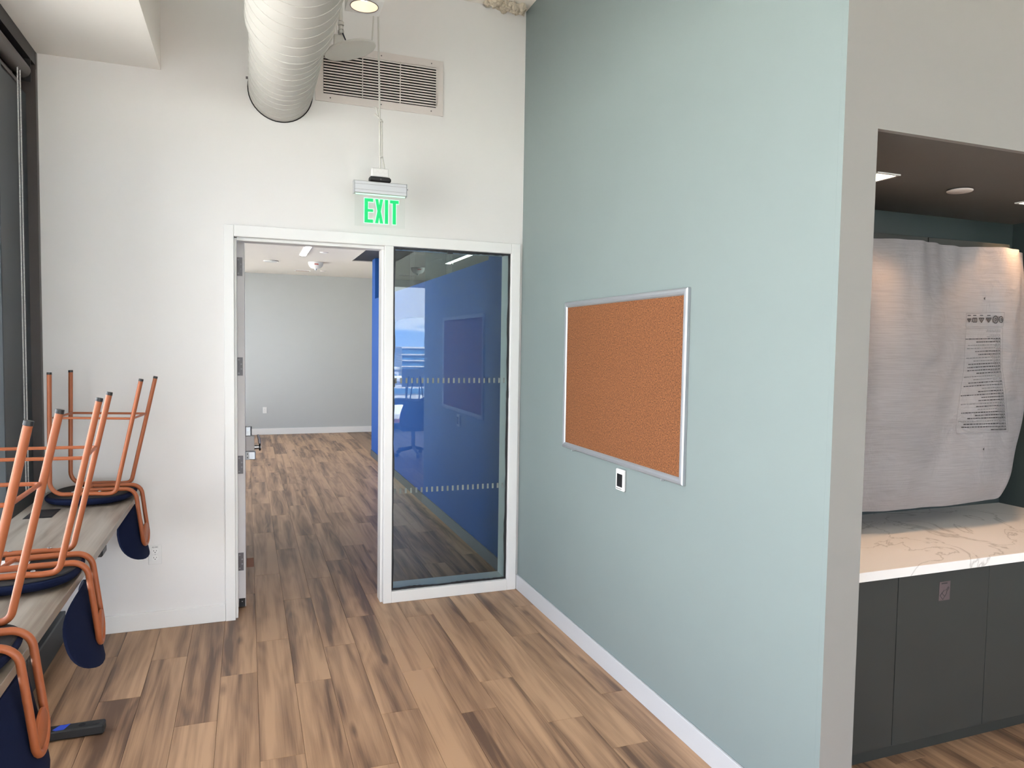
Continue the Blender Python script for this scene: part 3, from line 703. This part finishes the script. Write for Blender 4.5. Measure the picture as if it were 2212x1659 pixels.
for x in (.735, .768, .80): obj('knockout', tube(BM(), [(x+.013*math.cos(2*PI*k/24), ey-.0222, 2.774+.013*math.sin(2*PI*k/24)) for k in range(24)], .0006, 5, True), 'grille', jb)
pnl = bx('panel', (EX0+.008, EX1-.008, ey-.003, ey+.003, 2.440, 2.6335), 'acrylic', es)
def letters(off):
    z0, z1 = 2.462, 2.608; s = .016; L_ = []
    def R(x0, x1, a, c_): L_.append([(x0-off, a-off), (x1+off, a-off), (x1+off, c_+off), (x0-off, c_+off)])
    x = .676; wE = .052
    e_ = [(x, z0), (x+wE, z0), (x+wE, z0+.020), (x+.021, z0+.020), (x+.021, z0+.066), (x+wE, z0+.066), (x+wE, z0+.082), (x+.021, z0+.082), (x+.021, z1-.019), (x+wE, z1-.019), (x+wE, z1), (x, z1)]
    x = .740; wX = .050; zm = (z0+z1)/2
    x_ = [(x, z0), (x+.019, z0), (x+.025, zm-.038), (x+.031, z0), (x+wX, z0), (x+.0355, zm), (x+wX-.001, z1), (x+.031, z1), (x+.025, zm+.038), (x+.019, z1), (x+.001, z1), (x+.0145, zm)]
    x = .800; i_ = [(x, z0), (x+.020, z0), (x+.020, z1), (x, z1)]
    x = .832; wT = .053; t_ = [(x+.0165, z0), (x+.0365, z0), (x+.0365, z1-.019), (x+wT, z1-.019), (x+wT, z1), (x, z1), (x, z1-.019), (x+.0165, z1-.019)]
    return [e_, x_, i_, t_]
def offset_poly(P_, d):
    n = len(P_); out = []
    for k in range(n):
        p0, p1, p2 = Vector(P_[k-1]), Vector(P_[k]), Vector(P_[(k+1) % n])
        a = (p1-p0).normalized(); c_ = (p2-p1).normalized(); n1 = Vector((a.y, -a.x)); n2 = Vector((c_.y, -c_.x))
        m_ = (n1+n2); q = m_/max(.35, m_.dot(n1)) if m_.length > 1e-5 else n1
        out.append(tuple(p1+q*d))
    return out
for P_ in letters(0):
    l = obj('letter', prism(BM(), P_, 1, ey-.0062, ey-.0050), 'greenlit', es)
    obj('letter_outline', prism(BM(), offset_poly(P_, .0042), 1, ey-.0048, ey-.0034), 'mintlit', l)
for z in (2.628,): bx('led_strip', (EX0+.012, EX1-.012, ey-.02, ey-.0075, z-.0005, z+.0055), 'mintlit', es)
obj('hanging_rod', tube(BM(), [(.748, ey, 3.995), (.765, ey, 3.2), (.771, ey, 2.7925)], .0055, 8), 'hwhite', es)
fx = []
for k in range(0, 150):
    s = k/149; z = 3.12-(3.12-2.793)*s; off = .012+.014*max(0, s-.75)/.25 if s > .1 else .012*s/.1-.03*(.1-s)/.1
    fx.append((.766+.006*s+off, ey, z))
obj('flex_conduit', tube(BM(), fx, [.0042+.0012*(k % 2) for k in range(150)], 8), 'hwhite', es)
obj('conduit_hook', tube(BM(), fillet([(.735, ey+.015, 3.165), (.748, ey+.005, 3.16), (.757, ey, 3.11)], [0, .012, 0]), .0055, 8), 'hwhite', es, True)
for z in (3.075, 2.862): obj('cable_tie', cyl(BM(), (.775, ey, z), (.775, ey, z+.006), .013, 12), 'hwhite', es)

# ------------------------------------------------------------------ cork board and thermostat
cy0, cy1, cz0, cz1 = -2.031, -.7615, 1.1214, 1.986
cbt = thing('cork_board', 'large cork pinboard with satin aluminium frame on the sage wall', 'pinboard', (XG-.01, (cy0+cy1)/2, cz0))
bx('cork_panel', (XG-.010, XG-.0006, cy0+.02, cy1-.02, cz0+.02, cz1-.02), 'cork', cbt)
fwid = .032
def frame_bar(a, c_, inward):
    # mitred bar with rounded profile, from corner a to corner c_ (y,z); inward = direction to board centre
    a = Vector(a); c_ = Vector(c_); d = (c_-a).normalized(); inn = Vector(inward)
    prof = [(0, 0), (0, .014), (.006, .019), (.016, .020), (.026, .017), (fwid, .011), (fwid, 0)]
    bm = BM(); r1 = [bm.verts.new((XG-.0006-h, *(a+inn*w_+d*w_))) for w_, h in prof]; r2 = [bm.verts.new((XG-.0006-h, *(c_+inn*w_-d*w_))) for w_, h in prof]
    n = len(prof)
    for k in range(n): bm.faces.new((r1[k], r1[(k+1) % n], r2[(k+1) % n], r2[k]))
    bm.faces.new(r1); bm.faces.new(r2[::-1])
    obj('frame_bar', bm, 'boardframe', cbt)
frame_bar((cy0, cz0), (cy1, cz0), (0, 1)); frame_bar((cy1, cz0), (cy1, cz1), (-1, 0)); frame_bar((cy1, cz1), (cy0, cz1), (0, -1)); frame_bar((cy0, cz1), (cy0, cz0), (1, 0))
for y in (-.90, -1.86): bx('clip', (XG-.016, XG-.003, y-.006, y+.006, cz0-.008, cz0+.0005), 'alu', cbt)
th = thing('thermostat', 'slim white thermostat with dark display below the cork board', 'thermostat', (XG-.01, -1.472, .992))
bx('body', (XG-.016, XG-.0005, -1.513, -1.431, .992, 1.102), 'plasticw', th, .004)
bx('display', (XG-.0172, XG-.0162, -1.501, -1.447, 1.012, 1.078), 'lcd', th)
bm = BM()
for k in range(5): box(bm, XG-.0172, XG-.0162, -1.495+.010*k, -1.488+.010*k, 1.000, 1.004)
obj('print', bm, 'inklight', th)
obj('logo', cyl(BM(), (XG-.0172, -1.446, 1.002), (XG-.0162, -1.446, 1.002), .003, 10), 'print', th)

# ------------------------------------------------------------------ alcove joinery
CF, CH = -2.556, .864
ctp = tag(bx('countertop', (ALX0+.0005, ALX1-.0005, -2.592, ALY-.0005, CH-.038, CH), 'quartz', bevel=.001), 'white veined quartz worktop in the pantry alcove', 'worktop')
CX = [1.943, 2.4645, 2.986, 3.507, 4.058]
clab = ['dark green grey base cabinet beside the white pantry wall', 'dark green grey base cabinet with a bottle sticker on its door', 'dark green grey base cabinet next to the one with the sticker', 'dark green grey base cabinet in the alcove corner']
for k in range(4):
    a, c_ = CX[k], CX[k+1]
    t = thing('base_cabinet', clab[k], 'cabinet', ((a+c_)/2, -2.2, 0), 'base cabinets in the alcove')
    bx('carcass', (a+.001, c_-.001, CF+.021, ALY-.002, .1105, CH-.0385), 'cab', t)
    bx('door', (a+.0015, c_-.0015, CF, CF+.0205, .112, CH-.041), 'cab', t, .001)
    bx('toe_kick', (a, c_, -2.466, -2.45, 0, .110), 'cab', t)
    if k == 1:
        dr = t.children[1]
        sk = bx('sticker', (2.692, 2.754, CF-.0012, CF-.0003, .690, .769), 'sticker', dr)
        def stroke(pts, r=.0012): return tube(BM(), [Vector((x, CF-.0016, z)) for x, z in pts], r, 5)
        obj('bottle_outline', tube(BM(), [Vector((x, CF-.0016, z)) for x, z in [(2.697, .712), (2.714, .694), (2.733, .717), (2.7345, .727), (2.7475, .741), (2.7435, .7455), (2.731, .732), (2.7195, .7325)]], .0011, 5, True), 'print', sk)
        obj('bottle_outline', stroke([(2.706, .724), (2.724, .7055)]), 'print', sk)
        bm = BM()
        for q in range(7): box(bm, 2.704+.0048*q, 2.7078+.0048*q, CF-.0017, CF-.0013, .7595, .7645)
        obj('print', bm, 'print', sk)
uc = thing('wall_cabinet', 'dark green wall cabinet wrapped behind the hanging sheet', 'cabinet', (2.8, -2.0, 1.35))
bx('body', (1.945, 3.60, -2.12, ALY-.002, 1.35, 2.27), 'cab', uc)
for a, c_ in ((1.947, 2.49), (2.494, 3.04), (3.044, 3.598)): bx('door', (a, c_, -2.141, -2.1205, 1.352, 2.268), 'cab', uc, .001)

# sheet hung over the wall cabinet
SX0, SX1, ST, SBT = 1.955, 3.78, 2.235, .962
def sheet_y(x, z):
    f = (ST-z)/(ST-SBT)
    top = math.exp(-f*7)
    y = -2.175 - .055*math.sin(PI*min(1, f*.9+.05)) + -.034*math.sin(x*13+1.2+.8*math.sin(x*5))*max(0, 1-f*.9)**1.2 + .007*math.sin(x*47)*top
    y += .034*noise.noise(Vector((x*3.1, z*1.6, 4)))*(.25+f) + .014*noise.noise(Vector((x*8, z*4, 9)))
    e = max(0, (x-(SX1-.16))/.16); y += .10*e**2.2
    b_ = max(0, (f-.86)/.14); y += .05*b_**2
    return y
bm = BM(); nx, nz = 120, 90; G = []
for i in range(nx+1):
    u = i/nx; x = SX0+(SX1-SX0)*u
    col = []
    cr_ = max(0, (x-(SX1-.20))/.20)
    zb = SBT+.012*u+.17*(1-math.sqrt(max(0, 1-cr_**2.2)))
    zt = ST+.0015*math.sin(x*19)
    for j in range(nz+1):
        v = j/nz; z = zt+(zb-zt)*v
        xx = x - .10*cr_*max(0, v-.6)/.4
        col.append(bm.verts.new((xx, sheet_y(x, z), z)))
    G.append(col)
for i in range(nx):
    for j in range(nz): bm.faces.new((G[i][j], G[i+1][j], G[i+1][j+1], G[i][j+1]))
bmesh.ops.solidify(bm, geom=bm.faces[:], thickness=.0012)
sh = obj('dust_sheet', bm, 'sheet', None, True)
tag(sh, 'white woven plastic sheet with printed warning text hanging over the worktop', 'sheet')
def on_sheet(px, py, lift=.004):
    y = -2.2
    for _ in range(5):
        q = PX(px, py, 1, y); y = sheet_y(q.x, q.z)
    q.y = y-lift; return q
def sheet_line(bm, a, c_, wd=.0016, n=14):
    for k in range(n):
        s, e_ = k/n, (k+1)/n
        p0 = on_sheet(a[0]+(c_[0]-a[0])*s, a[1]+(c_[1]-a[1])*s); p1 = on_sheet(a[0]+(c_[0]-a[0])*e_, a[1]+(c_[1]-a[1])*e_)
        d = (p1-p0); nn = Vector((-d.z, 0, d.x)).normalized()*wd/2
        f = [bm.verts.new(q) for q in (p0-nn, p1-nn, p1+nn, p0+nn)]; bm.faces.new(f)
bm = BM()
for a, c_ in (((2086, 677), (2168, 675)), ((2168, 675), (2165, 705)), ((2165, 705), (2085, 707)), ((2085, 707), (2086, 677)), ((2085, 710), (2164, 708)), ((2164, 708), (2163, 790)), ((2163, 790), (2171, 850)), ((2171, 850), (2176, 932)), ((2176, 932), (2065, 937)), ((2065, 937), (2063, 925)), ((2063, 925), (2068, 880)), ((2068, 880), (2080, 800)), ((2080, 800), (2085, 710))): sheet_line(bm, a, c_)
obj('print_border', bm, 'inklight', sh)
# six little symbols
bm = BM()
def icon(poly, cx_, cy_, s, wd=.0045):
    P_ = [(cx_+x*s, cy_+y*s) for x, y in poly]
    for a, c_ in zip(P_, P_[1:]+P_[:1]): sheet_line(bm, a, c_, wd, 2)
tri = [(-.9, -.6), (.9, -.6), (0, 1)]; sqr = [(-.8, -.7), (.8, -.7), (.8, .8), (-.8, .8)]; cir = [(math.cos(2*PI*k/12), math.sin(2*PI*k/12)*1.5) for k in range(12)]
for sh_, x_, s_ in ((tri, 2092, 4.6), (sqr, 2104, 5.5), (tri, 2118.5, 6.0), (tri, 2134, 5.8), (cir, 2148.5, 5.3), (cir, 2160.5, 4.4)):
    y_ = 691.5-(x_-2092)*.02; icon(sh_, x_, y_, s_); icon([(q[0]*.35, q[1]*.4) for q in sh_], x_, y_, s_, .003)
for x_ in (2092, 2104, 2118.5, 2134): sheet_line(bm, (x_-3.5, 681.5), (x_+3.5, 681.3), .004, 2)
obj('print_symbols', bm, 'print', sh)
# lines of mirrored print, ragged at one side
bm = BM(); bm2 = BM()
for k in range(31):
    s = k/30; y_ = 731+s*196
    if s < .35: xl, xr = 2086-s*8, 2162
    elif s < .6: xl, xr = 2083-(s-.35)*44, 2163+(s-.35)*24
    else: xl, xr = 2072-(s-.6)*16, 2169+(s-.6)*15
    wd = random.uniform(.45, .97) if k % 3 else .95
    x = xr-3; sl = .02+.05*math.sin(PI*s)
    tgt = bm if random.random() < .55 else bm2
    if k == 30: wd = .32; tgt = bm
    while x > xr-(xr-xl)*wd:
        L_ = random.uniform(2.0, 6.5); sheet_line(tgt, (x, y_+(xr-x)*sl), (x-L_, y_+(xr-x+L_)*sl), random.uniform(.0036, .0056), 1); x -= L_+.9
    for q in (3.2, 5.0):
        x = xr-2
        while x > xr-random.uniform(10, 26) and k < 30:
            L_ = random.uniform(1.5, 4); sheet_line(bm2, (x, y_+q-1), (x-L_, y_+q-1), .0024, 1); x -= L_+.8
for y_ in (713, 716.5, 724, 727.5):
    x = 2159
    while x > 2128 + random.uniform(0, 8):
        L_ = random.uniform(1.5, 4); sheet_line(bm2, (x, y_), (x-L_, y_), .0026, 1); x -= L_+.9
obj('print_lines', bm, 'print', sh)['kind'] = 'stuff'; obj('print_fine_lines', bm2, 'inklight', sh)['kind'] = 'stuff'
for px_, py_ in ((2125, 645), (2123, 970)):
    q = on_sheet(px_, py_); bm = BM(); bm.faces.new([bm.verts.new(q+Vector(d)) for d in ((-.006, 0, 0), (.003, -.0005, -.008), (.004, -.0005, .009))]); obj('print_mark', bm, 'print', sh)

# alcove lights
def downlight(x, y, label, power):
    t = thing('square_downlight', label, 'downlight', (x, y, ALZ), 'square downlights in the alcove ceiling')
    bm = BM(); s, r = .062, .05
    box(bm, x-s, x+s, y-s, y-r, ALZ-.006, ALZ-.0005); box(bm, x-s, x+s, y+r, y+s, ALZ-.006, ALZ-.0005); box(bm, x-s, x-r, y-r, y+r, ALZ-.006, ALZ-.0005); box(bm, x+r, x+s, y-r, y+r, ALZ-.006, ALZ-.0005)
    obj('trim_ring', bm, 'plasticw', t); bx('diffuser', (x-r, x+r, y-r, y+r, ALZ-.0035, ALZ-.0008), 'ledw', t)
    l = bpy.data.lights.new('lamp_light', 'SPOT'); l.energy = power; l.color = (1, .57, .29); l.spot_size = 1.9; l.spot_blend = .5; l.shadow_soft_size = .045
    lo = bpy.data.objects.new('lamp_light', l); C.objects.link(lo); lo.parent = t; lo.location = (0, 0, -.012)
downlight(2.46, -2.37, 'lit square downlight nearest the white jamb in the alcove', 20)
downlight(3.54, -2.30, 'lit square downlight above the printed end of the sheet', 22)
t = thing('ceiling_disc', 'flat pale round disc on the dim alcove ceiling', 'cover plate', (2.985, -2.335, ALZ))
obj('plate', lathe(BM(), [(.048, -.012), (.052, -.009), (.052, -.0055)], (2.985, -2.335, ALZ)), 'grille', t, True); obj('base', lathe(BM(), [(.04, -.0052), (.04, -.0005)], (2.985, -2.335, ALZ)), 'dksteel', t)

# ------------------------------------------------------------------ the room behind (seen mirrored in the sidelight)
w3 = thing('window_3', 'wide window with a city view behind the room', 'window', (3, YB, 0), kind='structure')
bx('header', (-1.3, XR, YB-.1, YB, 2.89, ZC), 'white', w3); bx('sill', (-1.3, XR, YB-.1, YB, 0, .12), 'slate', w3)
xs = [-1.2, .6, 2.35, 4.1, 5.85, XR]
for x in xs[1:-1]: bx('mullion', (x-.03, x+.03, YB-.09, YB-.01, .12, 2.89), 'slate', w3)
for a, c_ in zip(xs, xs[1:]): bx('pane', (a+.03, c_-.03, YB-.055, YB-.047, .12, 2.89), 'wglass', w3)
oc = thing('office_chair', 'dark swivel chair mirrored in the sidelight glass', 'chair', (2.42, -6.15, 0))
bm = BM()
n = 24; rows = []
for j in range(9):
    v = j/8; z = .40+.46*v; hw = .20+.05*math.sin(PI*min(1, v*1.15)) if v < .9 else .20
    rows.append([(2.42+hw*math.sin(a)*1.0, -6.15+.16+.10*(1-math.cos(a))*-1+.06*v, z) for a in [(-1.3+2.6*k/n) for k in range(n+1)]])
R_ = [[bm.verts.new(p) for p in r] for r in rows]
for A, B in zip(R_, R_[1:]):
    for k in range(n): bm.faces.new((A[k], A[k+1], B[k+1], B[k]))
bmesh.ops.solidify(bm, geom=bm.faces[:], thickness=.04)
obj('backrest', bm, 'darkfab', oc, True)
bx('seat', (2.19, 2.65, -6.42, -5.97, .40, .48), 'darkfab', oc, .03)
obj('column', cyl(BM(), (2.42, -6.17, .12), (2.42, -6.17, .40), .03, 12), 'black', oc)
for k in range(5):
    a = 2*PI*k/5+.3; q = Vector((math.cos(a), math.sin(a), 0)); c0 = Vector((2.42, -6.17, .13))
    lg = obj('base_leg', tube(BM(), [c0, c0+q*.30+Vector((0, 0, -.05))], [.028, .016], 8), 'black', oc)
    obj('caster', cyl(BM(), c0+q*.30+Vector((-.02*q.y, .02*q.x, -.10)), c0+q*.30+Vector((.02*q.y, -.02*q.x, -.10)), .029, 12), 'black', lg)
tb = thing('meeting_table', 'dark meeting table by the rear window', 'table', (2.75, -7.5, 0))
bx('table_top', (1.9, 3.6, -7.95, -7.05, .72, .75), 'darkfab', tb, .004)
for x in (2.0, 3.5):
    for y in (-7.85, -7.15): obj('leg', cyl(BM(), (x, y, 0), (x, y, .7195), .022, 10), 'black', tb)
for q, (x, y) in enumerate(((2.45, -7.4), (3.05, -7.4))):
    t = thing('stacking_chair', ('upturned dark chair straight behind the swivel chair on the rear table', 'upturned dark chair at the pale screen end of the rear table')[q], 'chair', (x, y, .75), 'dark chairs upside down on the rear table')
    bx('seat', (x-.19, x+.19, y-.19, y+.19, .752, .79), 'darkfab', t, .015)
    for sx_ in (-1, 1):
        for sy_ in (-1, 1): obj('leg', cyl(BM(), (x+.15*sx_, y+.15*sy_, .7905), (x+.2*sx_, y+.2*sy_, 1.17), .011, 8), 'black', t)
t = thing('desk_screen', 'pale mint rectangular screen standing behind the upturned dark chairs', 'screen', (2.78, -7.85, .75))
bx('panel', (2.58, 2.98, -7.86, -7.845, .97, 1.29), 'mint', t, .004)
for x in (2.66, 2.9): obj('foot', cyl(BM(), (x, -7.852, .7505), (x, -7.852, .9695), .01, 8), 'black', t)

# ------------------------------------------------------------------ city and mountains outside
grd = mat('valley_ground', (.185, .19, .19), .9, var=.5, vscale=.02)
tag(bx('ground', (-6000, 6000, -9000, 6000, -62, -60), grd), 'green valley floor far below the windows', 'ground', kind='structure')
def mountain_mat():
    m, t, b = new_mat('hazy_mountain'); N = t.nodes.new; L = t.links.new
    c = N('ShaderNodeTexCoord'); s = N('ShaderNodeSeparateXYZ'); n = N('ShaderNodeTexNoise'); n.inputs['Scale'].default_value = .006; n.inputs['Detail'].default_value = 6
    L(c.outputs['Object'], s.inputs[0]); L(c.outputs['Object'], n.inputs['Vector'])
    a = N('ShaderNodeMath'); a.operation = 'MULTIPLY_ADD'; a.inputs[1].default_value = 260; L(n.outputs['Fac'], a.inputs[0]); L(s.outputs['Z'], a.inputs[2])
    r = N('ShaderNodeValToRGB'); mr = N('ShaderNodeMapRange'); mr.inputs[1].default_value = 330; mr.inputs[2].default_value = 420; L(a.outputs[0], mr.inputs[0])
    e = r.color_ramp.elements; e[0].color = (.06, .11, .20, 1); e[1].color = (.17, .19, .22, 1)
    L(mr.outputs[0], r.inputs[0]); L(r.outputs[0], b.inputs['Base Color']); b.inputs['Roughness'].default_value = .95
    return m
MM = mountain_mat()
def ridge(name, y, h, seed, label):
    bm = BM(); n, mrows = 160, 8; g = []
    for j in range(mrows):
        f = j/(mrows-1); row = []
        for k in range(n+1):
            x = -6000+12000*k/n
            z = h*(.72+.5*noise.noise(Vector((x*.0011, seed, 0)))+.22*noise.noise(Vector((x*.004, seed, f*2))))
            row.append(bm.verts.new((x+40*noise.noise(Vector((x*.01, f*5, seed))), y-f*900, -60+max(20, z)*f**.8)))
        g.append(row)
    for A, B in zip(g, g[1:]):
        for k in range(n): bm.faces.new((A[k], A[k+1], B[k+1], B[k]))
    tag(obj(name, bm, MM, None, True, origin=(0, y, -60)), label, 'mountain', kind='structure')
ridge('mountain_near', -6200, 210, 3.1, 'hazy blue foothills on the horizon'); ridge('mountain_far', -7600, 400, 8.4, 'snow streaked mountains on the horizon')
def mx_(px, yy): return PX(px, 740, 1, -yy).x
BLD = [(mx_(869, -420), mx_(932, -420), -460, -420), (mx_(835, -230), mx_(925, -230), -250, -230), (mx_(790, -330), mx_(862, -330), -360, -330), (120, 170, -520, -480)]
bm = BM()
for k in range(900):
    x, y = random.uniform(-500, 1100), random.uniform(-1500, -260); s = random.uniform(5, 11)
    if any(a_-14 < x < b_+14 and c_-14 < y < d_+14 for a_, b_, c_, d_ in BLD): continue
    r = bmesh.ops.create_icosphere(bm, subdivisions=1, radius=s)
    for v in r['verts']: v.co = Vector((v.co.x*random.uniform(.8, 1.2), v.co.y, v.co.z*.9))+Vector((x, y, -57+s*.5))
tag(obj('treetops', bm, mat('distant_foliage', (.035, .075, .03), .95, var=.4, vscale=.3), None, True), 'green tree tops covering the valley', 'trees', kind='stuff')
def building(name, label, x0, x1, y0, y1, z1, wall, nfl, bands=True):
    t = thing(name, label, 'building', ((x0+x1)/2, (y0+y1)/2, -60))
    bx('body', (x0, x1, y0, y1, -60, z1), wall, t); bx('roof', (x0-.4, x1+.4, y0-.4, y1+.4, z1, z1+1.0), MT['bwhite'], t)
    for k in range(nfl):
        z = z1-4-3.6*k
        bx('floor_slab' if bands else 'window_band', (x0-.5, x1+.5, y0, y1+.5, z, z+.7) if bands else (x0+1, x1-1, y1-.2, y1+.2, z, z+1.7), 'bwhite' if bands else 'bglass', t)
MT['bwhite'] = mat('pale_concrete', (.35, .35, .36), .8); MT['bglass'] = mat('blue_glazing', (.05, .12, .22), .15, 0); MT['brick'] = mat('red_brick_wall', (.26, .09, .07), .8); MT['bgrey'] = mat('grey_render', (.35, .36, .38), .8)
def mx_(px, yy): return PX(px, 740, 1, -yy).x
building('office_tower', 'glass office tower with pale floor slabs beyond the rear window', mx_(869, -420), mx_(932, -420), -460, -420, -.5, 'bglass', 13)
building('low_white_building', 'long low white roofed building beyond the rear window', mx_(835, -230), mx_(925, -230), -250, -230, -10.5, 'bgrey', 5, False)
building('brick_building', 'red brick building below the rear window', mx_(845, -150), mx_(960, -150), -175, -150, -14.5, 'brick', 5, False)
building('grey_building', 'grey office block beyond the rear window', mx_(790, -330), mx_(862, -330), -360, -330, -10, 'bgrey', 8, False)
building('grey_building', 'grey office block among the trees on the valley floor', 120, 170, -520, -480, -22, 'bgrey', 6, False)
